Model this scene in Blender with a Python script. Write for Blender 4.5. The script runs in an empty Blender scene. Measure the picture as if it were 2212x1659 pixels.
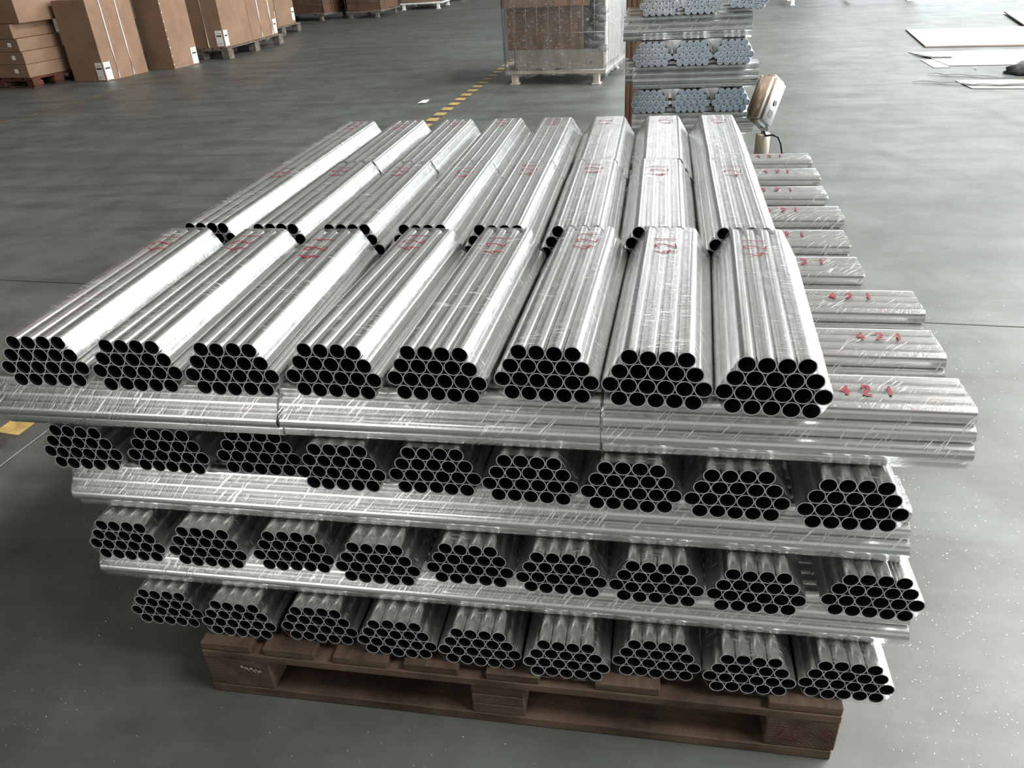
import bpy, bmesh, math, random
from mathutils import Vector, Matrix, Euler
random.seed(7)
S = bpy.context.scene
COL = S.collection
PI = math.pi

# ------------------------------------------------------------------ camera
ZF = 0.6703                                   # the floor is z = 0
cam_d = bpy.data.cameras.new('camera')
cam_d.sensor_width = 36.0
cam_d.lens = 1681.6 / 2212 * 36.0
cam_d.clip_end = 200
cam = bpy.data.objects.new('camera', cam_d)
COL.objects.link(cam)
cr = Vector((0.9845028, 0.16678115, -0.05420598))
cu = Vector((-0.03734129, 0.50137328, 0.86442493))
cf = Vector((-0.17134722, 0.84900464, -0.49983122))
m = Matrix((cr, cu, -cf)).transposed().to_4x4()
m.translation = Vector((0.30784752, -0.91108935, 0.57022318 + ZF))
cam.matrix_world = m
S.camera = cam

# ------------------------------------------------------------------ light
S.view_settings.view_transform = 'Standard'
S.view_settings.look = 'None'
S.view_settings.gamma = 1.0
S.view_settings.use_curve_mapping = False
S.view_settings.exposure = 0.0
S.cycles.max_bounces = 10
S.cycles.diffuse_bounces = 3
S.cycles.glossy_bounces = 9
S.cycles.transparent_max_bounces = 14
S.cycles.transmission_bounces = 3
S.cycles.sample_clamp_indirect = 6.0
S.cycles.caustics_reflective = False
S.cycles.caustics_refractive = False
S.cycles.blur_glossy = 0.6

w = bpy.data.worlds.new('overcast_sky')
S.world = w
w.use_nodes = True
wb = w.node_tree.nodes['Background']
wb.inputs[0].default_value = (0.86, 0.94, 1.0, 1)
wb.inputs[1].default_value = 3.0

HALL = math.radians(-3.5)                     # the hall stands a little skew to the pallet
def hall(x, y, z=0.0):
    c, s = math.cos(HALL), math.sin(HALL)
    return Vector((x * c - y * s, x * s + y * c, z))

def area(name, loc, sx, sy, rot, power, color):
    L = bpy.data.lights.new(name, 'AREA')
    L.shape = 'RECTANGLE'
    L.size, L.size_y = sx, sy
    L.energy = power
    L.color = color
    o = bpy.data.objects.new(name, L)
    o.location = loc
    o.rotation_euler = rot
    COL.objects.link(o)
    return o
# daylight in the wide open loading doors of the right wall, the far wall and through a roof light, plus added fill
XR, XL, YB, YF, HZ = 9.0, -13.0, 22.0, -9.0, 9.0
area('door_daylight', hall(XR - .05, 5.5, 2.35), 4.5, 13.0, Euler((0, math.radians(90), HALL), 'XYZ'), 1700, (.95, .98, 1))
area('side_window_daylight', hall(XR - .05, 16.2, 3.7), 3.6, 8.6, Euler((0, math.radians(90), HALL), 'XYZ'), 430, (.95, .98, 1))
area('far_door_daylight', hall(5.6, YB - .05, 2.3), 5.6, 4.4, Euler((math.radians(-90), 0, HALL), 'XYZ'), 190, (.95, .98, 1))
area('far_window_daylight', hall(-.9, YB - .05, 7.55), 3.2, 1.7, Euler((math.radians(-90), 0, HALL), 'XYZ'), 95, (.99, .98, .95))
area('added_clerestory_fill', hall(XR - .05, 13.0, 7.1), 2.6, 14.0, Euler((0, math.radians(90), HALL), 'XYZ'), 680, (.96, .985, 1))  # high window band added to brighten the floor on the right
SKY = [(-2.3, -2.4, 1.0, 5.0, 70), (6.8, 4.0, 2.6, 13.0, 3300)]  # the second, larger one is fill added for the right floor
area('front_window_daylight', hall(-4.3, YF + .05, 4.1), 3.6, 4.2, Euler((math.radians(90), 0, HALL), 'XYZ'), 150, (1, .965, .91))
for i, (x, y, sx, sy, p) in enumerate(SKY):
    area('roof_light_and_fill', hall(x, y, HZ - .06), sx, sy, Euler((0, 0, HALL), 'XYZ'), p, (1, .975, .93))

# ------------------------------------------------------------------ material helpers
def mat(name):
    M = bpy.data.materials.new(name)
    M.use_nodes = True
    nt = M.node_tree
    nt.nodes.clear()
    out = nt.nodes.new('ShaderNodeOutputMaterial')
    return M, nt, out
def N(nt, t, **kw):
    n = nt.nodes.new(t)
    for k, v in kw.items():
        if k.startswith('i_'):
            n.inputs[k[2:].replace('_', ' ')].default_value = v
        elif k.startswith('n'):
            n.inputs[int(k[1:])].default_value = v
        else:
            setattr(n, k, v)
    return n
def ramp(nt, src, stops):
    r = nt.nodes.new('ShaderNodeValToRGB')
    el = r.color_ramp.elements
    while len(el) < len(stops):
        el.new(0.5)
    for e, (p, c) in zip(el, stops):
        e.position = p
        e.color = c if len(c) == 4 else (*c, 1)
    nt.links.new(src, r.inputs[0])
    return r
def g(v):
    return (v, v, v, 1)
def noise(nt, vec, scale, detail=3, rough=.55, dist=0):
    n = N(nt, 'ShaderNodeTexNoise')
    n.inputs['Scale'].default_value = scale
    n.inputs['Detail'].default_value = detail
    n.inputs['Roughness'].default_value = rough
    n.inputs['Distortion'].default_value = dist
    nt.links.new(vec, n.inputs['Vector'])
    return n
def mapping(nt, src, scale=(1, 1, 1), rot=(0, 0, 0), loc=(0, 0, 0)):
    mp = nt.nodes.new('ShaderNodeMapping')
    mp.inputs['Scale'].default_value = scale
    mp.inputs['Rotation'].default_value = rot
    mp.inputs['Location'].default_value = loc
    nt.links.new(src, mp.inputs['Vector'])
    return mp
def plain(name, color, rough=.6, metal=0.0, var=.12, scale=12.0, stretch=(1, 1, 1), bump=0.0, spec=.5):
    """a procedural coloured surface with soft mottling"""
    M, nt, out = mat(name)
    tc = N(nt, 'ShaderNodeTexCoord')
    mp = mapping(nt, tc.outputs['Object'], stretch)
    nz = noise(nt, mp.outputs[0], scale, 5, .6)
    lo = tuple(max(0, c * (1 - var * 1.6)) for c in color)
    hi = tuple(min(1, c * (1 + var)) for c in color)
    r = ramp(nt, nz.outputs['Fac'], [(.3, lo), (.7, hi)])
    b = N(nt, 'ShaderNodeBsdfPrincipled')
    nt.links.new(r.outputs[0], b.inputs['Base Color'])
    b.inputs['Roughness'].default_value = rough
    b.inputs['Metallic'].default_value = metal
    b.inputs['Specular IOR Level'].default_value = spec
    if bump:
        bp = N(nt, 'ShaderNodeBump')
        bp.inputs['Strength'].default_value = bump
        bp.inputs['Distance'].default_value = .002
        nt.links.new(nz.outputs['Fac'], bp.inputs['Height'])
        nt.links.new(bp.outputs[0], b.inputs['Normal'])
    nt.links.new(b.outputs[0], out.inputs[0])
    return M

# ------------------------------------------------------------------ materials
def m_aluminium():
    M, nt, out = mat('mill_finish_aluminium')
    tc = N(nt, 'ShaderNodeTexCoord')
    oi = N(nt, 'ShaderNodeObjectInfo')
    add = N(nt, 'ShaderNodeVectorMath', operation='ADD')
    mul = N(nt, 'ShaderNodeVectorMath', operation='SCALE')
    nt.links.new(oi.outputs['Random'], mul.inputs[0]); mul.inputs[3].default_value = 9
    nt.links.new(tc.outputs['Object'], add.inputs[0]); nt.links.new(mul.outputs[0], add.inputs[1])
    mp = mapping(nt, add.outputs[0], (60, 3, 60))
    n1 = noise(nt, mp.outputs[0], 5, 4)
    n2 = noise(nt, add.outputs[0], 14, 4)
    b = N(nt, 'ShaderNodeBsdfPrincipled')
    b.inputs['Metallic'].default_value = 1
    r = ramp(nt, n2.outputs['Fac'], [(.3, (.76, .765, .76)), (.7, (.83, .83, .82))])
    nt.links.new(r.outputs[0], b.inputs['Base Color'])
    rr = N(nt, 'ShaderNodeMapRange')
    rr.inputs['To Min'].default_value = .17; rr.inputs['To Max'].default_value = .24
    nt.links.new(n1.outputs['Fac'], rr.inputs['Value'])
    nt.links.new(rr.outputs[0], b.inputs['Roughness'])
    bp = N(nt, 'ShaderNodeBump'); bp.inputs['Strength'].default_value = .02; bp.inputs['Distance'].default_value = .0002
    nt.links.new(n1.outputs['Fac'], bp.inputs['Height']); nt.links.new(bp.outputs[0], b.inputs['Normal'])
    nt.links.new(b.outputs[0], out.inputs[0])
    return M
ALU = m_aluminium()
ALU_IN = plain('shaded_raw_tube_bore', (.03, .033, .038), .55, .6, .3, 60)  # near-black colour puts the shade inside the tubes into the bore
ALU_CUT = plain('sawn_aluminium_edge', (.66, .68, .70), .45, .1, .08, 200)
ZINC = plain('zinc_bright_tube', (.72, .74, .75), .3, 1.0, .1, 30)
ZINC_IN = plain('pale_zinc_bore', (.74, .79, .83), .2, 1.0, .05, 40)
ZINC_CUT = plain('pale_zinc_edge', (.80, .83, .85), .45, .3, .08, 100)

def m_film(name, base=.16, streak=.75, haze=(.9, .92, .92), slant=.25, sc=1.0, sparse=False):
    """stretch film: mostly clear, glossy, with fine wrinkles running round the bundle. uv: (metres along, metres round)"""
    M, nt, out = mat(name)
    uv = N(nt, 'ShaderNodeUVMap')
    oi = N(nt, 'ShaderNodeObjectInfo')
    sc9 = N(nt, 'ShaderNodeVectorMath', operation='SCALE'); sc9.inputs[3].default_value = 37
    nt.links.new(oi.outputs['Random'], sc9.inputs[0])
    add = N(nt, 'ShaderNodeVectorMath', operation='ADD')
    nt.links.new(uv.outputs[0], add.inputs[0]); nt.links.new(sc9.outputs[0], add.inputs[1])
    big = noise(nt, add.outputs[0], 9, 3, .6)
    m0 = mapping(nt, add.outputs[0], (1, 1, 1), (0, 0, slant * .4))
    m1 = mapping(nt, m0.outputs[0], (330 * sc, 14 if sparse else 26, 1))
    wr = noise(nt, m1.outputs[0], 1, 4, .65)
    m0b = mapping(nt, add.outputs[0], (1, 1, 1), (0, 0, slant * .55 if sparse else -slant * 1.1))
    m2 = mapping(nt, m0b.outputs[0], (520 * sc, 18 if sparse else 34, 1))
    wr2 = noise(nt, m2.outputs[0], 1, 2, .5)
    # wrinkle glints, painted in as whitish streaks of the film
    s1 = ramp(nt, wr.outputs['Fac'], [(.625, g(0)), (.665, g(1))] if sparse else [(.56, g(0)), (.66, g(.9))])
    s2 = ramp(nt, wr2.outputs['Fac'], [(.635, g(0)), (.665, g(1))] if sparse else [(.66, g(0)), (.72, g(1))])
    bigm = ramp(nt, big.outputs['Fac'], [(.40, g(.40)), (.62, g(1))])
    mx = N(nt, 'ShaderNodeMath', operation='MAXIMUM')
    nt.links.new(s1.outputs[0], mx.inputs[0]); nt.links.new(s2.outputs[0], mx.inputs[1])
    st = N(nt, 'ShaderNodeMath', operation='MULTIPLY')
    nt.links.new(mx.outputs[0], st.inputs[0]); nt.links.new(bigm.outputs[0], st.inputs[1])
    st2 = N(nt, 'ShaderNodeMath', operation='MULTIPLY'); st2.inputs[1].default_value = streak
    nt.links.new(st.outputs[0], st2.inputs[0])
    geo = N(nt, 'ShaderNodeNewGeometry')
    dt = N(nt, 'ShaderNodeVectorMath', operation='DOT_PRODUCT')
    nt.links.new(geo.outputs['Incoming'], dt.inputs[0]); nt.links.new(geo.outputs['Normal'], dt.inputs[1])
    ab = N(nt, 'ShaderNodeMath', operation='ABSOLUTE'); nt.links.new(dt.outputs['Value'], ab.inputs[0])
    om = N(nt, 'ShaderNodeMath', operation='SUBTRACT'); om.inputs[0].default_value = 1; nt.links.new(ab.outputs[0], om.inputs[1])
    p5 = N(nt, 'ShaderNodeMath', operation='POWER'); p5.inputs[1].default_value = 3.1; nt.links.new(om.outputs[0], p5.inputs[0])
    fr = N(nt, 'ShaderNodeMath', operation='MULTIPLY_ADD'); fr.inputs[1].default_value = .92; fr.inputs[2].default_value = .08
    nt.links.new(p5.outputs[0], fr.inputs[0])
    fm = N(nt, 'ShaderNodeMath', operation='MULTIPLY_ADD'); fm.inputs[1].default_value = 1.0; fm.inputs[2].default_value = base
    nt.links.new(fr.outputs[0], fm.inputs[0])
    fac = N(nt, 'ShaderNodeMath', operation='ADD', use_clamp=True)
    nt.links.new(fm.outputs[0], fac.inputs[0]); nt.links.new(st2.outputs[0], fac.inputs[1])
    bp = N(nt, 'ShaderNodeBump'); bp.inputs['Strength'].default_value = .5; bp.inputs['Distance'].default_value = .0012
    nt.links.new(wr.outputs['Fac'], bp.inputs['Height'])
    bp2 = N(nt, 'ShaderNodeBump'); bp2.inputs['Strength'].default_value = .35; bp2.inputs['Distance'].default_value = .006
    nt.links.new(big.outputs['Fac'], bp2.inputs['Height']); nt.links.new(bp.outputs[0], bp2.inputs['Normal'])
    gl = N(nt, 'ShaderNodeBsdfGlossy'); gl.inputs['Roughness'].default_value = .16; gl.inputs['Color'].default_value = (.95, .95, .95, 1)
    nt.links.new(bp2.outputs[0], gl.inputs['Normal'])
    df = N(nt, 'ShaderNodeBsdfDiffuse'); df.inputs['Color'].default_value = (*haze, 1)
    dm = N(nt, 'ShaderNodeMath', operation='MULTIPLY_ADD', use_clamp=True); dm.inputs[1].default_value = .45; dm.inputs[2].default_value = .035
    nt.links.new(st.outputs[0], dm.inputs[0])
    ms = N(nt, 'ShaderNodeMixShader'); nt.links.new(dm.outputs[0], ms.inputs[0])
    nt.links.new(gl.outputs[0], ms.inputs[1]); nt.links.new(df.outputs[0], ms.inputs[2])
    tr = N(nt, 'ShaderNodeBsdfTransparent')
    mf = N(nt, 'ShaderNodeMixShader')
    nt.links.new(fac.outputs[0], mf.inputs[0]); nt.links.new(tr.outputs[0], mf.inputs[1]); nt.links.new(ms.outputs[0], mf.inputs[2])
    nt.links.new(mf.outputs[0], out.inputs[0])
    return M
FILM = m_film('clear_stretch_film', .06, .62)
FILM_X = m_film('clear_stretch_film_slanting', .07, 1.0, slant=1.3, sc=.75, sparse=True)
FILM_CAGE = m_film('cloudy_stretch_film', .08, .5, (.85, .84, .82), slant=.2, sc=.16)
RED = plain('red_marker_ink', (.21, .008, .018), .5, 0, .15, 90)
DKRED = plain('dark_red_crayon', (.13, .03, .025), .7, 0, .2, 90)

def m_wood(name, c1, c2, dirt=.6):
    M, nt, out = mat(name)
    tc = N(nt, 'ShaderNodeTexCoord'); oi = N(nt, 'ShaderNodeObjectInfo')
    sc9 = N(nt, 'ShaderNodeVectorMath', operation='SCALE'); sc9.inputs[3].default_value = 23
    nt.links.new(oi.outputs['Random'], sc9.inputs[0])
    uv = N(nt, 'ShaderNodeUVMap')
    add = N(nt, 'ShaderNodeVectorMath', operation='ADD')
    nt.links.new(uv.outputs[0], add.inputs[0]); nt.links.new(sc9.outputs[0], add.inputs[1])
    mp = mapping(nt, add.outputs[0], (4, 70, 1))
    n1 = noise(nt, mp.outputs[0], 1, 5, .6, .6)
    n2 = noise(nt, add.outputs[0], 7, 4, .6)
    r1 = ramp(nt, n1.outputs['Fac'], [(.3, c1), (.7, c2)])
    r2 = ramp(nt, n2.outputs['Fac'], [(.35, g(1 - dirt)), (.62, g(1))])
    mx = N(nt, 'ShaderNodeMix', data_type='RGBA', blend_type='MULTIPLY'); mx.inputs[0].default_value = 1
    nt.links.new(r1.outputs[0], mx.inputs[6]); nt.links.new(r2.outputs[0], mx.inputs[7])
    b = N(nt, 'ShaderNodeBsdfPrincipled'); b.inputs['Roughness'].default_value = .75
    b.inputs['Specular IOR Level'].default_value = .25
    nt.links.new(mx.outputs[2], b.inputs['Base Color'])
    bp = N(nt, 'ShaderNodeBump'); bp.inputs['Strength'].default_value = .35; bp.inputs['Distance'].default_value = .001
    nt.links.new(n1.outputs['Fac'], bp.inputs['Height']); nt.links.new(bp.outputs[0], b.inputs['Normal'])
    nt.links.new(b.outputs[0], out.inputs[0])
    return M
WOOD = m_wood('brown_pallet_wood', (.10, .066, .045), (.175, .12, .085))
WOOD_RED = m_wood('red_brown_pallet_wood', (.085, .03, .018), (.15, .06, .035))
WOOD_GREY = m_wood('grey_pallet_wood', (.13, .11, .09), (.22, .19, .155))
WOOD_PALE = m_wood('pale_pallet_wood', (.42, .36, .28), (.62, .55, .45), .3)

def m_endgrain():
    M, nt, out = mat('sawn_end_grain')
    uv = N(nt, 'ShaderNodeUVMap')
    mp = mapping(nt, uv.outputs[0], (1, 1, 1), (0, 0, 0), (-.02, .035, 0))
    wv = N(nt, 'ShaderNodeTexWave', wave_type='RINGS', rings_direction='Z')
    wv.inputs['Scale'].default_value = 45; wv.inputs['Distortion'].default_value = 2.5; wv.inputs['Detail'].default_value = 3
    nt.links.new(mp.outputs[0], wv.inputs['Vector'])
    n2 = noise(nt, uv.outputs[0], 22, 4)
    r = ramp(nt, wv.outputs['Fac'], [(.2, (.105, .070, .050)), (.8, (.150, .100, .072))])
    r2 = ramp(nt, n2.outputs['Fac'], [(.35, g(.55)), (.65, g(1.1))])
    mx = N(nt, 'ShaderNodeMix', data_type='RGBA', blend_type='MULTIPLY'); mx.inputs[0].default_value = 1
    nt.links.new(r.outputs[0], mx.inputs[6]); nt.links.new(r2.outputs[0], mx.inputs[7])
    b = N(nt, 'ShaderNodeBsdfPrincipled'); b.inputs['Roughness'].default_value = .85; b.inputs['Specular IOR Level'].default_value = .2
    nt.links.new(mx.outputs[2], b.inputs['Base Color']); nt.links.new(b.outputs[0], out.inputs[0])
    return M
ENDGRAIN = m_endgrain()

def m_card():
    M, nt, out = mat('brown_corrugated_cardboard')
    tc = N(nt, 'ShaderNodeTexCoord')
    n = noise(nt, tc.outputs['Object'], 3.5, 5, .6)
    r = ramp(nt, n.outputs['Fac'], [(.3, (.205, .128, .082)), (.7, (.28, .178, .118))])
    mp = mapping(nt, tc.outputs['Object'], (150, 150, 1))
    fl = noise(nt, mp.outputs[0], 1, 1)
    b = N(nt, 'ShaderNodeBsdfPrincipled'); b.inputs['Roughness'].default_value = .8; b.inputs['Specular IOR Level'].default_value = .2
    nt.links.new(r.outputs[0], b.inputs['Base Color'])
    bp = N(nt, 'ShaderNodeBump'); bp.inputs['Strength'].default_value = .1; bp.inputs['Distance'].default_value = .001
    nt.links.new(fl.outputs['Fac'], bp.inputs['Height']); nt.links.new(bp.outputs[0], b.inputs['Normal'])
    nt.links.new(b.outputs[0], out.inputs[0])
    return M
CARD = m_card()
CARD_DK = plain('dark_card_liner', (.17, .095, .058), .8, 0, .2, 6, spec=.2)
CARD_GREY = plain('grey_card_liner', (.30, .28, .25), .8, 0, .15, 6, spec=.2)
PAPER = plain('white_label_paper', (.78, .78, .76), .6, 0, .03, 30)
INK = plain('black_print', (.04, .045, .045), .6, 0, .2, 60)
INK_GREY = plain('grey_print', (.35, .35, .35), .6, 0, .2, 60)
STRAP = plain('white_plastic_strap', (.82, .82, .80), .35, 0, .05, 40)
WIRE = plain('zinc_plated_wire', (.42, .42, .42), .4, .8, .2, 60)
WIRE_DK = plain('dark_steel_wire', (.16, .15, .14), .5, .7, .3, 60)
WHITE = plain('white_painted_block', (.72, .71, .67), .55, 0, .1, 20)
YELLOW = plain('worn_yellow_floor_paint', (.48, .34, .12), .5, 0, .22, 25)
YEL_FAINT = plain('faded_yellow_floor_paint', (.135, .118, .075), .55, 0, .3, 18)
TAPEDK = plain('dark_brown_floor_paint', (.075, .065, .06), .5, 0, .3, 25)
BLACK = plain('black_rubber', (.018, .018, .02), .35, 0, .3, 30)
BLACKP = plain('dark_grey_plastic_sheet', (.055, .06, .065), .6, 0, .4, 30)
BEIGE = plain('beige_painted_steel', (.66, .60, .46), .4, 0, .05, 20)
IND_GREY = plain('grey_white_plastic', (.55, .56, .55), .35, 0, .06, 20)
IND_TAN = plain('tan_film_covered_face', (.36, .27, .20), .2, .15, .35, 60, (1, 1, .12), .4)
STEEL = plain('stainless_bracket', (.5, .5, .48), .3, 1, .1, 40)
PLY = plain('pale_pinkish_plywood', (.40, .31, .26), .55, 0, .12, 2.2, (1, 3, 1))
PLY_PALE = plain('pale_flattened_card', (.33, .30, .275), .55, 0, .12, 3)
SHAVE = plain('bright_aluminium_shavings', (.9, .91, .92), .25, .8, .05, 90)

def m_floor():
    M, nt, out = mat('worn_grey_green_epoxy_floor')
    geo = N(nt, 'ShaderNodeNewGeometry')
    P = geo.outputs['Position']
    n1 = noise(nt, P, .55, 6, .62)
    n2 = noise(nt, P, 3.3, 6, .65, .4)
    mp = mapping(nt, P, (.6, 5.0, 1), (0, 0, .3))
    n3 = noise(nt, mp.outputs[0], 1.1, 6, .65)
    n4 = noise(nt, P, 42, 3, .6)
    r1 = ramp(nt, n1.outputs['Fac'], [(.32, (.064, .069, .062)), (.5, (.083, .094, .086)), (.7, (.112, .121, .111))])
    r2 = ramp(nt, n2.outputs['Fac'], [(.33, (.66, .64, .62)), (.60, g(1.10))])
    r3 = ramp(nt, n3.outputs['Fac'], [(.33, (.72, .69, .66)), (.56, g(1.08))])
    mx = N(nt, 'ShaderNodeMix', data_type='RGBA', blend_type='MULTIPLY'); mx.inputs[0].default_value = 1
    nt.links.new(r1.outputs[0], mx.inputs[6]); nt.links.new(r2.outputs[0], mx.inputs[7])
    mx2 = N(nt, 'ShaderNodeMix', data_type='RGBA', blend_type='MULTIPLY'); mx2.inputs[0].default_value = 1
    nt.links.new(mx.outputs[2], mx2.inputs[6]); nt.links.new(r3.outputs[0], mx2.inputs[7])
    b = N(nt, 'ShaderNodeBsdfPrincipled')
    b.inputs['Specular IOR Level'].default_value = .95
    nt.links.new(mx2.outputs[2], b.inputs['Base Color'])
    rr = N(nt, 'ShaderNodeMapRange'); rr.inputs['To Min'].default_value = .56; rr.inputs['To Max'].default_value = .42
    nt.links.new(n2.outputs['Fac'], rr.inputs['Value']); nt.links.new(rr.outputs[0], b.inputs['Roughness'])
    bp = N(nt, 'ShaderNodeBump'); bp.inputs['Strength'].default_value = .10; bp.inputs['Distance'].default_value = .002
    nt.links.new(n4.outputs['Fac'], bp.inputs['Height']); nt.links.new(bp.outputs[0], b.inputs['Normal'])
    nt.links.new(b.outputs[0], out.inputs[0])
    return M
FLOOR = m_floor()
JOINT = plain('dirty_joint_filler', (.02, .021, .02), .9, 0, .3, 30)
WALL = plain('pale_grey_wall_panel', (.36, .37, .36), .7, 0, .06, 2)
WALL_DK = plain('warm_block_wall', (.15, .125, .10), .8, 0, .1, 2)
CEIL = plain('grey_steel_roof', (.27, .25, .225), .6, .1, .1, 1.5)
DOORM = plain('grey_door_frame', (.3, .31, .32), .5, .3, .08, 8)

# ------------------------------------------------------------------ geometry helpers
def link(name, me, parent=None, mats=()):
    for M in mats:
        if M.name not in [x.name for x in me.materials if x]:
            me.materials.append(M)
    o = bpy.data.objects.new(name, me)
    COL.objects.link(o)
    if parent:
        o.parent = parent
    return o
def mesh_of(name, V, F, mats, uvs=None, smooth=None, idx=None):
    me = bpy.data.meshes.new(name)
    me.from_pydata([tuple(v) for v in V], [], F)
    for M in mats:
        me.materials.append(M)
    if uvs:
        ul = me.uv_layers.new(name='UVMap')
        k = 0
        for fi, f in enumerate(F):
            for c in range(len(f)):
                ul.data[k].uv = uvs[fi][c]
                k += 1
    if smooth:
        for p, s in zip(me.polygons, smooth):
            p.use_smooth = s
    if idx:
        for p, s in zip(me.polygons, idx):
            p.material_index = s
    me.update()
    return me
def tag(o, label=None, cat=None, group=None, kind=None):
    if label: o['label'] = label
    if cat: o['category'] = cat
    if group: o['group'] = group
    if kind: o['kind'] = kind
    return o
def empty(name, loc, rz=0, rot=None):
    o = bpy.data.objects.new(name, None)
    o.empty_display_size = .1
    o.location = loc
    o.rotation_euler = rot if rot else (0, 0, rz)
    COL.objects.link(o)
    return o
class MB:
    """collects solids into one mesh"""
    def __init__(s):
        s.V, s.F, s.U, s.I, s.Sm = [], [], [], [], []
    def quad(s, pts, mi=0, uv=None, sm=False):
        k = len(s.V)
        s.V += [Vector(p) for p in pts]
        s.F.append(tuple(range(k, k + len(pts))))
        if uv is None:
            a = (s.V[k + 1] - s.V[k]); b = (s.V[k + len(pts) - 1] - s.V[k])
            if a.length < 1e-9: a = Vector((1, 0, 0))
            if b.length < 1e-9: b = Vector((0, 1, 0))
            # long side runs along u
            if b.length > a.length:
                uv = [((Vector(p) - s.V[k]).dot(b.normalized()), (Vector(p) - s.V[k]).dot(a.normalized())) for p in pts]
            else:
                uv = [((Vector(p) - s.V[k]).dot(a.normalized()), (Vector(p) - s.V[k]).dot(b.normalized())) for p in pts]
        s.U.append(uv); s.I.append(mi); s.Sm.append(sm)
    def box(s, x0, x1, y0, y1, z0, z1, mi=0, ends=None, bev=0.0, jit=0.0, M=None):
        J = lambda: random.uniform(-jit, jit) if jit else 0
        c = {}
        for ix, x in enumerate((x0, x1)):
            for iy, y in enumerate((y0, y1)):
                for iz, z in enumerate((z0, z1)):
                    p = Vector((x + J(), y + J(), z + (J() if iz else 0)))
                    c[ix, iy, iz] = (M @ p) if M else p
        q = [((0,0,0),(1,0,0),(1,0,1),(0,0,1)), ((1,1,0),(0,1,0),(0,1,1),(1,1,1)),
             ((0,1,0),(0,0,0),(0,0,1),(0,1,1)), ((1,0,0),(1,1,0),(1,1,1),(1,0,1)),
             ((0,0,1),(1,0,1),(1,1,1),(0,1,1)), ((0,1,0),(1,1,0),(1,0,0),(0,0,0))]
        for n, f in enumerate(q):
            s.quad([c[k] for k in f], (ends if (ends is not None and n in (0, 1)) else mi))
    def tube(s, pts, r, seg=8, mi=0, cap=True, taper=None):
        pts = [Vector(p) for p in pts]
        rings = []
        up = Vector((0, 0, 1))
        for i, p in enumerate(pts):
            d = (pts[min(i + 1, len(pts) - 1)] - pts[max(i - 1, 0)]).normalized()
            a = d.cross(up)
            if a.length < 1e-3: a = d.cross(Vector((1, 0, 0)))
            a.normalize(); b = a.cross(d).normalized()
            rr = r if taper is None else r * taper[i]
            rings.append([p + a * (rr * math.cos(2 * PI * k / seg)) + b * (rr * math.sin(2 * PI * k / seg)) for k in range(seg)])
        for i in range(len(rings) - 1):
            for k in range(seg):
                s.quad([rings[i][k], rings[i][(k + 1) % seg], rings[i + 1][(k + 1) % seg], rings[i + 1][k]], mi, sm=True)
        if cap:
            s.quad(list(reversed(rings[0])), mi, [(0, 0)] * seg)
            s.quad(rings[-1], mi, [(0, 0)] * seg)
    def mesh(s, name, mats, weld=False):
        me = mesh_of(name, s.V, s.F, mats, s.U, s.Sm, s.I)
        if weld:
            bm = bmesh.new(); bm.from_mesh(me)
            bmesh.ops.remove_doubles(bm, verts=bm.verts, dist=1e-5)
            bmesh.ops.recalc_face_normals(bm, faces=bm.faces)
            bm.to_mesh(me); bm.free()
        return me
    def build(s, name, mats, parent=None, weld=True):
        return link(name, s.mesh(name, mats, weld), parent)
def boxo(name, dims, mats, parent=None, bev=.0, ends=None, jit=0, seg=1):
    """one box as one object, softly bevelled"""
    b = MB(); b.box(*dims, ends=ends, jit=jit)
    me = b.mesh(name, mats, True)
    if bev:
        bm = bmesh.new(); bm.from_mesh(me)
        bmesh.ops.bevel(bm, geom=list(bm.edges), offset=bev, segments=seg, affect='EDGES', profile=.6)
        bm.to_mesh(me); bm.free()
    return link(name, me, parent)

# ------------------------------------------------------------------ the hall
def slab_floor():
    root = empty('floor', (0, 0, 0), HALL); tag(root, kind='structure')
    bx = MB(); bx.box(XL, XR, YF, YB, -.20, -.012)
    bx.build('joint_bed', [JOINT], root)
    xs = [XL, -8.4, -1.545, 5.31, XR]
    ys = [YF, -5.06, 1.795, 8.69, 15.5, YB]
    gp = .0035
    for i in range(len(xs) - 1):
        for j in range(len(ys) - 1):
            boxo('floor_slab', (xs[i] + gp, xs[i + 1] - gp, ys[j] + gp, ys[j + 1] - gp, -.012, 0), [FLOOR], root, bev=.002)
slab_floor()
def wall(name, boxes, M):
    b = MB()
    for d in boxes: b.box(*d)
    o = b.build(name, [M]); o.rotation_euler = (0, 0, HALL); tag(o, kind='structure'); return o
wall('wall_left', [(XL - .2, XL, YF, YB, 0, HZ)], WALL_DK)
wall('wall_front', [(XL, XR, YF - .2, YF, 0, HZ)], WALL)
wall('wall_back', [(XL, -2.5, YB, YB + .2, 0, HZ), (-2.5, .7, YB, YB + .2, 0, 6.7), (-2.5, .7, YB, YB + .2, 8.4, HZ), (.7, 2.8, YB, YB + .2, 0, HZ), (8.4, XR, YB, YB + .2, 0, HZ), (2.8, 8.4, YB, YB + .2, 4.5, HZ)], WALL)
wall('wall_right', [(XR, XR + .2, YF, -1.0, 0, HZ), (XR, XR + .2, 12.0, YB, 0, 1.8), (XR, XR + .2, 12.0, YB, 5.6, 5.8), (XR, XR + .2, 20.6, YB, 1.8, 5.6), (XR, XR + .2, -1.0, 12.0, 4.6, 5.8), (XR, XR + .2, -1.0, 6.0, 5.8, HZ), (XR, XR + .2, 20.0, YB, 5.8, HZ), (XR, XR + .2, 6.0, 20.0, 8.4, HZ)], WALL)
cb = []
holes = [(x - sx / 2, x + sx / 2, y - sy / 2, y + sy / 2) for x, y, sx, sy, p in SKY]
wall('ceiling', [(XL, XR, YF, YB, HZ, HZ + .2)], CEIL)
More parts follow.
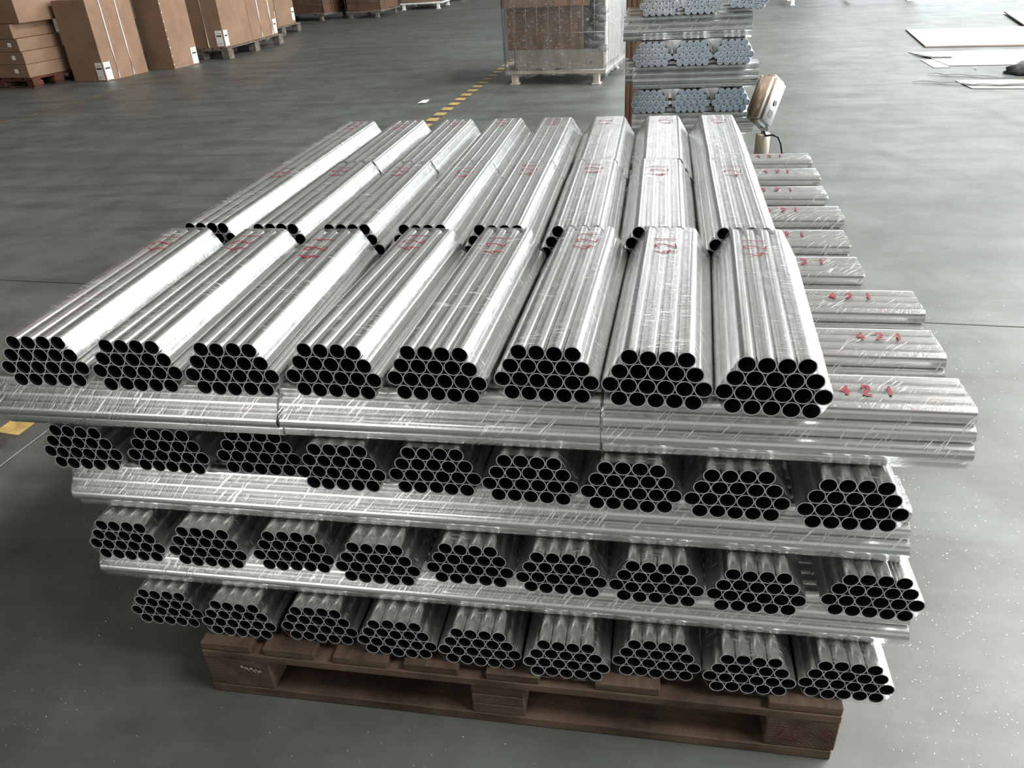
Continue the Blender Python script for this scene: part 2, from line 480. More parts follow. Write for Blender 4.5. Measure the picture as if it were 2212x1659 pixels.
# steel portal beams under the roof
for k, y in enumerate((-4, 2, 8, 14, 20)):
    wall('trim_%d' % (k + 1), [(XL, XR, y - .12, y + .12, HZ - .45, HZ - .02)], CEIL)
for k, (dd) in enumerate([((XR - .02, XR + .22, -1.12, -1.0, 0, 4.72), (XR - .02, XR + .22, 12.0, 12.12, 0, 4.72), (XR - .02, XR + .22, -1.0, 12.0, 4.6, 4.72)),
                          ((2.68, 2.8, YB - .02, YB + .22, 0, 4.62), (8.4, 8.52, YB - .02, YB + .22, 0, 4.62), (2.8, 8.4, YB - .02, YB + .22, 4.5, 4.62))]):
    wall('door_%d' % (k + 1), dd, DOORM)

# ------------------------------------------------------------------ floor markings (thin paint)
def hazard(name, x0, k, y0, y1, wdt, per, duty, label, mats, slant=.02):
    root = tag(empty(name, (0, 0, 0)), label, 'floor marking', kind=None)
    base = MB()
    X = lambda y: x0 + k * y
    base = MB()
    z = .0006
    n = int((y1 - y0) / 1.0)
    for i in range(n):
        ya, yb = y0 + (y1 - y0) * i / n, y0 + (y1 - y0) * (i + 1) / n
        base.quad([(X(ya), ya, z), (X(ya) + wdt, ya, z), (X(yb) + wdt, yb, z), (X(yb), yb, z)])
    if mats[1]: base.build('dark_band', [mats[1]], root)
    y = y0 + .05
    while y < y1 - per:
        d = MB()
        a, b_ = y, y + per * duty
        d.quad([(X(a), a, .0012), (X(a) + wdt, a - slant, .0012), (X(b_) + wdt, b_ - slant, .0012), (X(b_), b_, .0012)])
        d.build('yellow_stripe', [mats[0]], root)
        y += per
    return root
hazard('hazard_marking', -1.695, .038, .10, 10.5, .092, .212, .52, 'yellow and dark hazard stripe painted on the floor behind the big tube stack', (YELLOW, TAPEDK), .012)
hazard('hazard_marking', -6.05, .075, 4.6, 8.2, .11, .30, .5, 'faded yellow dashed stripe on the floor in front of the tall cartons', (YEL_FAINT, None), .03)

# ------------------------------------------------------------------ tube bundles
D = .0247
R = .01228
RI = .01092
S3 = math.sqrt(3) / 2
H = .09005                                    # layer pitch
ROWS = [(5, 0), (6, 1), (5, 2), (4, 3)]       # tubes per row from the bottom
CENT = []
for n, k in ROWS:
    for i in range(n):
        CENT.append(((i - (n - 1) / 2) * D, R + .0007 + k * D * S3))
def tube_mesh(L, mats, seg=26):
    V, F, sm, ix = [], [], [], []
    for y in (0, L):
        for r in (R, RI):
            for k in range(seg):
                a = 2 * PI * (k + .5) / seg
                V.append((r * math.cos(a), y, r * math.sin(a)))
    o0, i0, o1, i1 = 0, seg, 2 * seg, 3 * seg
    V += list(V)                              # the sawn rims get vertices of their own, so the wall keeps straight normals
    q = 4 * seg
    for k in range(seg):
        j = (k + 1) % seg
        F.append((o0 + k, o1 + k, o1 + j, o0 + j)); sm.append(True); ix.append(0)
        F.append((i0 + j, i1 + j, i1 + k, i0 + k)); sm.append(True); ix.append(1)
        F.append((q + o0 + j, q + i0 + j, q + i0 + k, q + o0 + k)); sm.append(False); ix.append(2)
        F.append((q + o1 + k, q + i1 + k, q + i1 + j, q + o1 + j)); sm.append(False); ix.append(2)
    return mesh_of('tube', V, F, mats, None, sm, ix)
def hull(pts):
    pts = sorted(set(pts))
    def half(ps):
        h = []
        for p in ps:
            while len(h) > 1 and (h[-1][0] - h[-2][0]) * (p[1] - h[-2][1]) - (h[-1][1] - h[-2][1]) * (p[0] - h[-2][0]) <= 1e-12:
                h.pop()
            h.append(p)
        return h
    a, b = half(pts), half(pts[::-1])
    return a[:-1] + b[:-1]
def film_mesh(L, M, rnd, off=.00045):
    pts = []
    for cx, cz in CENT:
        for k in range(40):
            a = 2 * PI * k / 40
            pts.append((round(cx + (R + off) * math.cos(a), 6), round(cz + (R + off) * math.sin(a), 6)))
    P = hull(pts)
    cx, cz = 0, .045
    # subdivide the long spans so that the lip can ruffle
    Q = []
    for i, p in enumerate(P):
        q = P[(i + 1) % len(P)]
        d = math.hypot(q[0] - p[0], q[1] - p[1])
        n = max(1, int(d / .006))
        for k in range(n):
            Q.append((p[0] + (q[0] - p[0]) * k / n, p[1] + (q[1] - p[1]) * k / n, d > .012))
    n = len(Q)
    per = [0]
    for i in range(n):
        a, b = Q[i], Q[(i + 1) % n]
        per.append(per[-1] + math.hypot(b[0] - a[0], b[1] - a[1]))
    ys = [-.0022, .0015] + [L * t for t in (.04, .12, .25, .4, .55, .7, .82, .92, .975)] + [L - .0015, L + .0022]
    V, F, U, sm = [], [], [], []
    for j, y in enumerate(ys):
        lip = j in (0, len(ys) - 1)
        for i, (x, z, lng) in enumerate(Q):
            sag = 0
            yy = y
            if lip:
                sag = .0002 + rnd.uniform(-.0003, .0006)
                yy = y + rnd.uniform(-.0006, .0012) * (1 if j == 0 else -1)
            dx, dz = cx - x, cz - z
            dl = math.hypot(dx, dz)
            V.append((x + dx / dl * sag, yy, z + dz / dl * sag))
    for j in range(len(ys) - 1):
        for i in range(n):
            k = (i + 1) % n
            F.append((j * n + i, j * n + k, (j + 1) * n + k, (j + 1) * n + i))
            U.append([(ys[j], per[i]), (ys[j], per[i + 1]), (ys[j + 1], per[i + 1]), (ys[j + 1], per[i])])
            sm.append(True)
    return mesh_of('stretch_film', V, F, [M], U, sm)
TOPZ = CENT[-1][1] + R + .0012
GL = {'4': [[(.62, 1.0), (.02, .38), (.80, .30)], [(.55, .62), (.50, -.05)]],
      '2': [[(.05, .72), (.25, 1.0), (.60, .95), (.62, .62), (.30, .28), (.02, .04), (.75, .02)]],
      '1': [[(.35, 1.05), (.30, .55), (.28, -.02)]],
      '.': [[(.2, .02), (.28, .0)]],
      '0': [[(.3, .95), (.05, .6), (.1, .15), (.4, .0), (.65, .3), (.6, .8), (.3, .95)]],
      '5': [[(.7, .95), (.2, .95), (.12, .55), (.5, .6), (.62, .3), (.35, .02), (.05, .1)]],
      '-': [[(.05, .4), (.6, .42)]],
      'K': [[(.1, 1), (.1, 0)], [(.7, .95), (.12, .5), (.7, .02)]]}
def scribble(txt, h, adv, wd, rnd, mapf, lift=0.0):
    """hand-written strokes as thin ribbons; mapf maps (tx, ty) to a 3-D point"""
    b = MB()
    x = 0
    ns = 0
    for ch in txt:
        for st in GL[ch]:
            ns += 1; up = Vector((0, -.00015 * ns, 0)) if mapf(0, 1)[2] != mapf(0, 0)[2] else Vector((0, 0, .00015 * ns))
            pp = [((x + (px + rnd.uniform(-.07, .07)) * h * .62), (py + rnd.uniform(-.07, .07)) * h) for px, py in st]
            # soften corners
            sm = []
            for i in range(len(pp) - 1):
                for t in (0, .33, .66):
                    sm.append((pp[i][0] + (pp[i + 1][0] - pp[i][0]) * t, pp[i][1] + (pp[i + 1][1] - pp[i][1]) * t))
            sm.append(pp[-1])
            L_, R_ = [], []
            for i, p in enumerate(sm):
                a = sm[max(0, i - 1)]; c = sm[min(len(sm) - 1, i + 1)]
                dx, dy = c[0] - a[0], c[1] - a[1]
                l = math.hypot(dx, dy) or 1
                ww = wd * .5 * (.6 + .5 * math.sin(PI * (i + .7) / (len(sm) + .4)) + rnd.uniform(0, .25))
                L_.append((p[0] - dy / l * ww, p[1] + dx / l * ww)); R_.append((p[0] + dy / l * ww, p[1] - dx / l * ww))
            for i in range(len(sm) - 1):
                b.quad([Vector(mapf(*q_)) + up for q_ in (R_[i], R_[i + 1], L_[i + 1], L_[i])])
        x += adv * rnd.uniform(.88, 1.12)
    return b
def marking_mesh(rnd, ctr, hgt=.038, adv=.034, wd=.0028, txt='421', x_off=0):
    tot = adv * (len(txt) - 1) + hgt * .5
    b = scribble(txt, hgt, adv, wd, rnd, lambda tx, ty: (x_off - (ty - hgt / 2), ctr - tot / 2 + tx, TOPZ))
    return b.mesh('marker_writing', [RED], True)

TM, FMs = {}, {}
LN = .486
for L in (LN, 1.362, 1.412):
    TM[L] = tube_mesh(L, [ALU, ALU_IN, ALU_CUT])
    FMs[L] = [film_mesh(L, FILM if L == LN else FILM_X, random.Random(11 + i)) for i in range(3)]
FMs['x'] = [film_mesh(LN, FILM_X, random.Random(51 + i)) for i in range(3)]
TM['z'] = tube_mesh(.482, [ZINC, ZINC_IN, ZINC_CUT])
FMs['z'] = [film_mesh(.482, FILM_X, random.Random(71 + i)) for i in range(2)]

def make_bundle(L, tm=None, fm=None):
    root = empty('tube_bundle', (0, 0, 0))
    for cx, cz in CENT:
        t = link('tube', TM[tm or L], root)
        t.location = (cx, 0, cz)
    f = link('stretch_film', FMs[fm or L][0], root)
    return root
PROTO = {}
CNT = [0]
def bundle(x, y, z, a, label, group, L=LN, tm=None, fm=None, mark=None, roll=0):
    """(x, y, z): centre of the near end's bottom; the bundle runs along its own +y"""
    key = (L, tm, fm)
    if key not in PROTO:
        root = PROTO[key] = make_bundle(L, tm, fm)
    else:
        p = PROTO[key]
        root = p.copy(); COL.objects.link(root)
        for ch in KIDS[key]:
            c = ch.copy(); c.parent = root; COL.objects.link(c)
            if c.data.name.startswith('stretch_film'):
                c.data = random.choice(FMs[fm or L])
            else:
                # saw-cut ends never lie quite flush, seams face any way
                c.location.y += random.uniform(-.0016, .0016)
                c.rotation_euler.y = random.uniform(0, 6.28)
    if key not in KIDS:
        KIDS[key] = list(root.children) if root.children else [o for o in COL.objects if o.parent == root]
    root.location = (x, y, z)
    root.rotation_euler = (0, roll, a)
    tag(root, label, 'tube bundle', group)
    if mark is not None:
        CNT[0] += 1
        mk = link('marker_writing', marking_mesh(random.Random(100 + CNT[0]), **mark), root)
    return root
KIDS = {}
Z = lambda layer: .13 + H * (layer - 1)
ORD = ['first', 'second', 'third', 'fourth', 'fifth', 'sixth', 'seventh', 'eighth', 'ninth']
def nth(i, n, side='left'):
    """ordinal from the left"""
    if i == 0: return 'leftmost'
    if i == n - 1: return 'rightmost'
    return ORD[i] + ' from the left'

# fitted near-end positions (x, y, heading) of every bundle that shows its ends
L7 = [(-.6015, -.0050, .042), (-.4437, -.0079, .022), (-.2903, -.0084, .018), (-.1352, -.0026, -.040),
      (.0164, -.0001, -.040), (.1699, .0105, -.040), (.3197, .0053, -.040), (.4692, -.0025, -.040)]
L5 = [(-.6227, .0219, -.0025), (-.4675, .0266, -.0080), (-.3118, .0374, -.0069), (-.1597, .0091, -.0134),
      (-.0091, .0143, -.0254), (.1403, .0072, -.0271), (.2896, .0032, -.0302), (.4389, .0001, -.0224), (.5931, -.0073, -.0320)]
L3 = [(-.5843, -.0016, .0311), (-.4293, -.0021, .0172), (-.2736, .0044, .0176), (-.1203, -.0082, .0156),
      (.0329, .0061, .0125), (.1834, .0018, .0101), (.3328, -.0013, .0159), (.4829, -.0036, .0041), (.6519, .0057, .0068)]
L1 = [(-.5729, .0168, .0272), (-.4193, .0046, .0165), (-.2638, .0101, .0129), (-.1122, -.0033, .0069),
      (.0378, -.0061, .0055), (.1897, -.0138, .0107), (.3397, .0050, .0040), (.4892, -.0071, -.0082), (.6404, -.0013, -.0166)]
M7 = [(-.6047, .5156), (-.4490, .5130), (-.2955, .5110), (-.1390, .5085), (.0134, .5066), (.1665, .5039), (.3183, .4990), (.4709, .4945)]
B7 = [(x + dx, y + .490) for (x, y), dx in zip(M7, (-.002, .003, .002, .001, .001, .002, .004, .002))]
CL = 'of the top layer'
for i, (x, y, a) in enumerate(L7):
    aa = a
    mk = dict(ctr=LN - .085 + random.uniform(-.012, .012), x_off=random.uniform(-.008, .008))
    if i == 2:
        mk.update(ctr=LN - .11, adv=.042, hgt=.04, wd=.0036)
    bundle(x, y, Z(7), aa, 'film-wrapped aluminium tube bundle in the front row %s, %s' % (CL, nth(i, 8)), 'tube bundles of the top layer', mark=mk)
for i, (x, y) in enumerate(M7):
    bundle(x, y, Z(7), (.002, .001, .001, 0, 0, 0, -.001, -.001)[i], 'film-wrapped aluminium tube bundle in the middle row %s, %s' % (CL, nth(i, 8)), 'tube bundles of the top layer',
           mark=dict(ctr=LN - .10 + random.uniform(-.015, .015), x_off=random.uniform(-.01, .01), hgt=.038, adv=.036, wd=.0028))
for i, (x, y) in enumerate(B7):
    bundle(x, y, Z(7), random.uniform(-.0005, .0005), 'film-wrapped aluminium tube bundle in the far row %s, %s' % (CL, nth(i, 8)), 'tube bundles of the top layer',
           mark=dict(ctr=LN - .075 + random.uniform(-.015, .015), x_off=random.uniform(-.01, .01), hgt=.038, adv=.036, wd=.0028))

HEAD = {5: -.004, 3: .003, 1: .0015}
for (lay, arr, nm) in ((5, L5, 'upper'), (3, L3, 'middle'), (1, L1, 'lowest')):
    for i, (x, y, a) in enumerate(arr):
        bundle(x, y, Z(lay), HEAD[lay], 'wrapped tube bundle, ends forward, %s of three recessed rows, %s' % (nm, nth(i, 9)),
               'tube bundles of the %s recessed row' % nm)
    # the rear rows of the outermost columns, which close the flanks of the stack
    for r in (1, 2):
        for i in (0, 8):
            x, y, a = arr[i]
            bundle(x + a * .1, y + r * .492, Z(lay), a * .2, '%s wrapped tube bundle on the %s flank, %s recessed row' % (('middle', 'rear')[r - 1], ('left', 'right')[i == 8], nm),
                   'flank bundles of the %s recessed row' % nm)
# crosswise bundles seen through the gap beside the last column
for lay in (3, 1):
    bundle(.075, .60, Z(lay), -PI / 2, 'crosswise tube bundle glimpsed in the gap left of the rightmost column, %s recessed row' % ('middle' if lay == 3 else 'lowest'),
           'bundles inside the stack', fm='x')
# layer 6, crosswise, nine rows deep and three bundles long
XEND = [.733, .738, .750, .690, .695, .714, .706, .716, .720]
YROW = [.0796, .2318, .386, .546, .701, .862, 1.022, 1.185, 1.340]
MK6 = [.607, .661, .647, .590, .583, .592, .597, .619, .617]
for j in range(9):
    for k in range(3):
        xe = XEND[j] - (2 - k) * (LN + .0035)
        dy = (-.006, .0, .0)[k] if j == 0 else 0
        col = ('left', 'middle', 'right')[k]
        row = 'front row' if j == 0 else ('rear row' if j == 8 else ORD[j] + ' row from the front')
        mk = None
        if k == 2:
            mk = dict(ctr=MK6[j] - (xe - LN) + (.0 if j else 0), hgt=.024, adv=.030, wd=.0040, x_off=-.012 if j else .004)
        if k == 2: lab = 'crosswise tube bundle jutting out right of the top layer, %s' % row
        elif j == 0: lab = 'long crosswise tube bundle under the front ends of the top layer, %s' % col
        else: lab = 'crosswise tube bundle beneath the top layer, %s of three, %s' % (col, row)
        bundle(xe - LN, YROW[j] + dy + (.004 if (j == 0 and k == 0) else 0), Z(6), -PI / 2, lab, 'crosswise bundles of the second layer from the top', fm='x', mark=mk)
for lay, x0, L, y0, nm in ((4, -.672, 1.362, .0905, 'upper'), (2, -.687, 1.412, .0985, 'lower')):
    for j in range(9):
        if j == 0: lab = 'full-width crosswise tube bundle at the front, %s of the two long tiers' % nm
        else: lab = 'full-width crosswise tube bundle inside the %s long tier, %s row from the front' % (nm, ORD[j])
        bundle(x0, y0 + j * .155, Z(lay), -PI / 2 - .000, lab, 'full-width bundles of the %s long tier' % nm, L=L)

# ------------------------------------------------------------------ main pallet
def pallet(loc, rz, W, Dp, wood, label, group=None, runners=3, ht=.13, name='wooden_pallet', deck=None, bottom=True, endm=ENDGRAIN):
    root = tag(empty(name, loc, rz), label, 'pallet', group)
    t = .018
    n = deck or 7
    top = ht
    xs = [W * i / (runners - 1) for i in range(runners)]
    bw = min(.10, W / 8)
    zb = t if bottom else 0
    for i in range(runners):
        x0 = min(max(0, xs[i] - bw / 2), W - bw)
        for yy in (0, Dp / 2 - .07, Dp - .14):
            boxo('block', (x0, x0 + bw, yy + (.004 if yy == 0 else 0), yy + .14, zb, ht - 2 * t), [wood, endm], root, bev=.002, ends=1)
    for yy in (0, Dp / 2 - .06, Dp - .12):
        boxo('cross_board', (0, W, yy, yy + .12, ht - 2 * t, ht - t), [wood], root, bev=.0015)
        if bottom:
            boxo('bottom_board', (0.012, W - .012, yy, yy + .13, 0, t), [wood], root, bev=.0015)
    for k in range(n):
        bwid = W / n * .78
        x0 = (W - bwid) * k / (n - 1)
        boxo('deck_board', (x0, x0 + bwid, random.uniform(0, .006), Dp - random.uniform(0, .006), ht - t, ht), [wood], root, bev=.0015)
    return root
def main_pallet():
    x0, x1, y0, Dp = -.497, .640, -.020, 1.30
    root = tag(empty('wooden_pallet', (x0, y0, 0), 0), 'brown wooden pallet carrying the big tube stack, red crayon numbers on its end blocks', 'pallet')
    W = x1 - x0
    for i, (a, b) in enumerate(((.0, .130), (.515, .610), (W - .115, W))):
        for yy in (0.001, .58, 1.16):
            if i == 1:          # the middle blocks are three planks nailed together
                for k in range(3):
                    boxo('block_plank', (a, b, yy + .001 * k, yy + .14, .0223 + k * .0237, .0223 + (k + 1) * .0237 - .0004), [WOOD], root, bev=.0015)
            else:
                boxo('block', (a, b, yy, yy + .14, .0223, .0935), [WOOD, ENDGRAIN], root, bev=.0025, ends=1)
    for yy in (0, .56, 1.16):
        boxo('bottom_board', (.0, W - .004, yy, yy + (.20 if yy == 0 else .14), 0, .022), [WOOD], root, bev=.002)
    for yy in (0, .58, 1.18):
        boxo('cross_board', (0, W, yy, yy + .115, .094, .112), [WOOD], root, bev=.0018)
    for a, b in ((.0, .100), (.125, .225), (.262, .365), (.395, .495), (.545, .640), (.735, .845), (1.02, W)):
        boxo('deck_board', (a, b, random.uniform(.001, .006), Dp, .1125, .130), [WOOD], root, bev=.0018)
    # crayon numbers
    rn = random.Random(5)
    b = scribble('20.5KK', .050, .040, .0028, rn, lambda tx, ty: (.20 + tx, .045 + ty * 1.0, .0226))
    b.build('crayon_writing', [DKRED], root)
    b = scribble('20.5', .034, .024, .0022, rn, lambda tx, ty: (W - .10 + tx, -.0005, .040 + ty))
    b.build('crayon_writing', [DKRED], root)
    # torn bit of film caught on the left block
    sh = MB()
    p0 = Vector((.075, -.002, .085))
    for k in range(14):
        a = p0 + Vector((k * .0028, -.002 - .001 * math.sin(k * 1.7), -.0007 * k + .002 * math.sin(k * 2.1)))
        c = a + Vector((.003, -.001, .002 * math.cos(k)))
        sh.quad([a, c, c + Vector((0.0005, .0006, -.005 - .002 * math.sin(k * 3))), a + Vector((0, .0006, -.005 - .002 * math.cos(k * 2)))])
    sh.build('film_scrap', [PAPER], root)
main_pallet()

# ------------------------------------------------------------------ far stack of shiny tubes
FY = 2.42
farx = {6: [(.276, 0), (.436, 0), (.591, 0)], 8: [(.278, 0), (.433, 0), (.587, 0)]}
for lay in (6, 8):
    for i, (x, r) in enumerate(farx[lay]):
        bundle(x, FY - (.03 if lay == 8 else 0), Z(lay), 0, 'pale zinc-bright tube bundle of the far stack, %s tier of open ends, %s' % ('lowest visible' if lay == 6 else 'middle', ('left', 'centre', 'right')[i]),
               'open-ended bundles of the far stack', L=.482, tm='z', fm='z')
for i, (x, dz, rl) in enumerate(((.300, 0, 0), (.455, 0, 0), (.620, .012, .12))):
    bundle(x, FY - .02, Z(10) + dz, 0, 'pale zinc-bright tube bundle at the cut-off top of the far stack, %s' % ('left', 'centre', 'right, tilted')[i],
           'open-ended bundles of the far stack', L=.482, tm='z', fm='z', roll=rl)
for lay, xs in ((5, .205), (7, .205), (9, .166)):
    for j in range(3):
        nm = {5: 'lowest', 7: 'middle', 9: 'upper'}[lay]
        jj = ('front', 'middle', 'rear')[j]
        bundle(xs - (.034 if (lay == 7 and j == 1) else 0), FY + .06 + j * .155, Z(lay), -PI / 2, 'crosswise grey tube bundle of the far stack, %s crosswise tier, %s row' % (nm, jj),
               'crosswise bundles of the far stack', L=.482, tm='z', fm='z')
for lay in (4, 3, 2, 1):
    for j in range(3):
        if lay % 2 == 0:
            bundle((.278, .433, .588)[j], FY, Z(lay), 0, 'tube bundle low in the far stack behind the front stack, tier %s, %s' % (('one', 'two', 'three', 'four')[lay - 1], ('left', 'centre', 'right')[j]),
                   'low bundles of the far stack', L=.482, tm='z', fm='z')
        else:
            bundle(.205, FY + .06 + j * .155, Z(lay), -PI / 2, 'crosswise tube bundle low in the far stack, tier %s, %s row' % (('one', 'two', 'three', 'four')[lay - 1], ('front', 'middle', 'rear')[j]),
                   'low bundles of the far stack', L=.482, tm='z', fm='z')
pallet((.16, FY - .03, 0), 0, .58, .56, WOOD, 'wooden pallet under the far stack of shiny tubes', deck=5)
# ------------------------------------------------------------------ weighing indicator on its post
def indicator():
    root = tag(empty('weighing_indicator', (.713, 2.30, 0)), 'tilted grey and tan weighing display on a beige post beside the far tube stack', 'scale display')
    b = MB(); b.tube([(0, 0, 0), (0, 0, .50)], .022, 24)
    b.build('post', [BEIGE], root)
    b = MB(); b.tube([(0, 0, .0), (0, 0, .012)], .05, 20)
    b.build('base_plate', [BEIGE], root)
    b = MB(); b.tube([(0, 0, .43), (0, 0, .515), (0, 0, .52)], .0275, 24, taper=[1, 1, .92])
    b.build('collar', [BEIGE], root)
    b = MB(); b.tube([(0, 0, .515), (.0, 0, .55)], .0085, 12)
    b.box(-.014, .014, -.017, .012, .532, .544)
    b.build('bracket', [STEEL], root)
    cb_ = MB()
    pts = [(.0, -.012, .530), (.006, -.032, .517), (.030, -.040, .522), (.050, -.042, .515), (.064, -.042, .49), (.072, -.042, .455), (.074, -.042, .448)]
    cb_.tube(pts, .0042, 8)
    cb_.build('cable', [BLACK], root)
    # housing: long axis leans right; wide film-covered front to the left, grey side to the right
    hb = bpy.data.objects.new('housing', None)
    W_, T_, L_ = .096, .080, .186
    me = bpy.data.meshes.new('housing')
    bm = bmesh.new()
    prof = [(-T_ / 2, 0), (T_ / 2 - .022, 0), (T_ / 2, .03), (T_ / 2, L_ - .012), (T_ / 2 - .012, L_), (-T_ / 2, L_)]
    vs = [[bm.verts.new((x, y, z)) for (y, z) in prof] for x in (-W_ / 2, W_ / 2)]
    f0 = bm.faces.new(list(reversed(vs[0]))); f1 = bm.faces.new(vs[1])
    for i in range(len(prof)):
        j = (i + 1) % len(prof)
        bm.faces.new((vs[0][i], vs[0][j], vs[1][j], vs[1][i]))
    bmesh.ops.recalc_face_normals(bm, faces=bm.faces)
    bmesh.ops.bevel(bm, geom=list(bm.edges), offset=.013, segments=4, affect='EDGES')
    bm.faces.ensure_lookup_table()
    for f in bm.faces:
        f.material_index = 1 if f.normal.x < -.75 else 0
        f.smooth = True
    bm.to_mesh(me); bm.free()
    me.materials.append(IND_GREY); me.materials.append(IND_TAN)
    h = link('housing', me, root)
    h.location = (-.030, -.005, .551)
    h.rotation_euler = Euler((math.radians(-4), math.radians(33), math.radians(48)), 'XYZ')
    kb = MB(); kb.tube([(.005, -T_ / 2 + .0005, .092), (.005, -T_ / 2 - .004, .092)], .0105, 16)
    kb.build('round_socket', [BLACK], h)
    kb = MB(); kb.box(-.012, .016, -T_ / 2 - .0015, -T_ / 2 + .001, .036, .062)
    kb.build('label_plate', [BLACKP], h)
indicator()

# ------------------------------------------------------------------ cartons, left background
def carton(x, y, z, W, Dp, Ht, rz, label, group=None, tape=True, sag=0):
    """(x, y): the carton's near right corner; W to its left, Dp away"""
    root = tag(empty('carton', (x, y, z), rz), label, 'carton', group)
    body = boxo('box_body', (-W, 0, 0, Dp, 0, Ht), [CARD], root, bev=.006, seg=2)
    return root
def side_label(root, on_side, a, z0, w_=.10, h_=.19):
    """a printed white label on the right side (x=0 plane) or the front (y=0 plane), with a dark band"""
    m_ = MB(); bd = MB()
    def put(b, u0, u1, v0, v1, e):
        if on_side: b.quad([(e, u0, v0), (e, u1, v0), (e, u1, v1), (e, u0, v1)])
        else: b.quad([(u0, -e, v0), (u1, -e, v0), (u1, -e, v1), (u0, -e, v1)])
    put(m_, a, a + w_, z0, z0 + h_, .0015)
    lab = m_.build('paper_label', [PAPER], root)
    put(bd, a + .012, a + w_ - .012, z0 + h_ * .60, z0 + h_ * .70, .0025)
    for k in range(4):
        put(bd, a + .015, a + w_ * (.6 + .08 * k), z0 + h_ * (.10 + .028 * k), z0 + h_ * (.108 + .028 * k), .0025)
    put(bd, a + .015, a + w_ - .02, z0 + h_ * .80, z0 + h_ * .82, .0025)
    bd.build('printed_band', [INK], lab)
def strap(root, y, Ht, W, side=True, z0=.006, r=.006):
    b = MB()
    if side:  # runs up the right side, over the top
        pts = [(-W * .5, y, z0 + .002), (.004, y, z0 + .004), (.011, y, .03), (.008, y, Ht * .4), (.006, y, Ht - .02), (0, y, Ht + .008), (-W, y, Ht + .008)]
    else:     # y is here the x position on the front
        pts = [(y, -.004, z0), (y, -.008, .03), (y, -.007, Ht - .02), (y, 0, Ht + .008), (y, .3, Ht + .008)]
    b.tube(pts, r, 6)
    b.build('strap', [STRAP], root)
RZ = math.radians(-9.5)
# carton 1, tall with two straps
c = carton(-6.067, 7.837, 0, .49, .69, .865, RZ, 'tall brown carton with two white straps, standing on the floor nearest the flat box pile')
side_label(c, True, .012, .015); side_label(c, False, -.115, .015)
strap(c, .20, .865, .49); strap(c, .44, .865, .49)
# carton 2 with a stapled corner
c = carton(-5.673, 8.655, 0, .40, .475, .90, RZ, 'tall brown carton with a stapled corner edge, second carton standing on the floor')
side_label(c, True, .362, .015)
b = MB()
for k in range(9):
    b.box(-.002, .003, .002, .012, .05 + k * .098, .064 + k * .098)
b.build('corner_staples', [STRAP], c)
# pile of flat boxes on the red-brown pallet
pallet((-7.75, 7.66, 0), RZ, 1.0, .75, WOOD_RED, 'red-brown wooden pallet under the pile of flat cartons', deck=6, ht=.11, endm=WOOD_RED)
zz = .112
tops = [(.142, .0), (.136, .004), (.136, -.012), (.150, -.04)]
for k, (hh, dx) in enumerate(tops):
    c = carton(-6.785 + dx, 7.500, zz, .72, .60, hh - .003, RZ, 'flat brown carton in the pile on the red-brown pallet, %s' % ('bottom one', 'second from the bottom', 'third from the bottom', 'fourth from the bottom')[k], 'flat cartons piled on the red-brown pallet')
    if k < 3:
        lb = MB(); xx = -.20 + .02 * k
        lb.quad([(xx, -.0015, .05), (xx + .055, -.0015, .05), (xx + .055, -.0015, .095), (xx, -.0015, .095)])
        lb.build('paper_label', [INK_GREY if False else PAPER], c)
    zz += hh
c = carton(-6.70, 7.515, zz + .002, .75, .60, .42, RZ, 'large brown carton on top of the pile of flat cartons')
# two tall cartons on the grey pallet
RZ2 = math.radians(-2.0)
pallet((-6.17, 9.46, 0), RZ2, .84, 1.62, WOOD_GREY, 'grey wooden pallet under the pair of tall strapped cartons', ht=.14, deck=7, bottom=False, endm=WOOD_GREY)
c = carton(-5.360, 9.455, .141, .80, .74, .80, RZ2, 'brown carton with corner labels, front one of the pair on the grey pallet')
side_label(c, True, .012, .02); side_label(c, False, -.115, .02); strap(c, -.24, .80, .8, side=False)
c = carton(-5.335, 10.205, .141, .80, .78, .80, RZ2, 'brown carton with two white straps, rear one of the pair on the grey pallet')
side_label(c, True, .665, .02); strap(c, .28, .80, .8); strap(c, .60, .80, .8)
# far pallet with two cartons
pallet((-6.60, 11.55, 0), RZ2, .82, 1.30, WOOD_GREY, 'farther wooden pallet behind the strapped cartons, mostly hidden', ht=.14, deck=6, endm=WOOD_GREY)
c = carton(-5.800, 11.45, .141, .80, .56, .80, RZ2, 'brown carton on the farther pallet, nearer of its two')
side_label(c, True, .44, .05)
c = carton(-5.780, 12.03, .141, .80, .66, .80, RZ2, 'brown carton on the farther pallet, rear one of its two')
side_label(c, True, .55, .05)

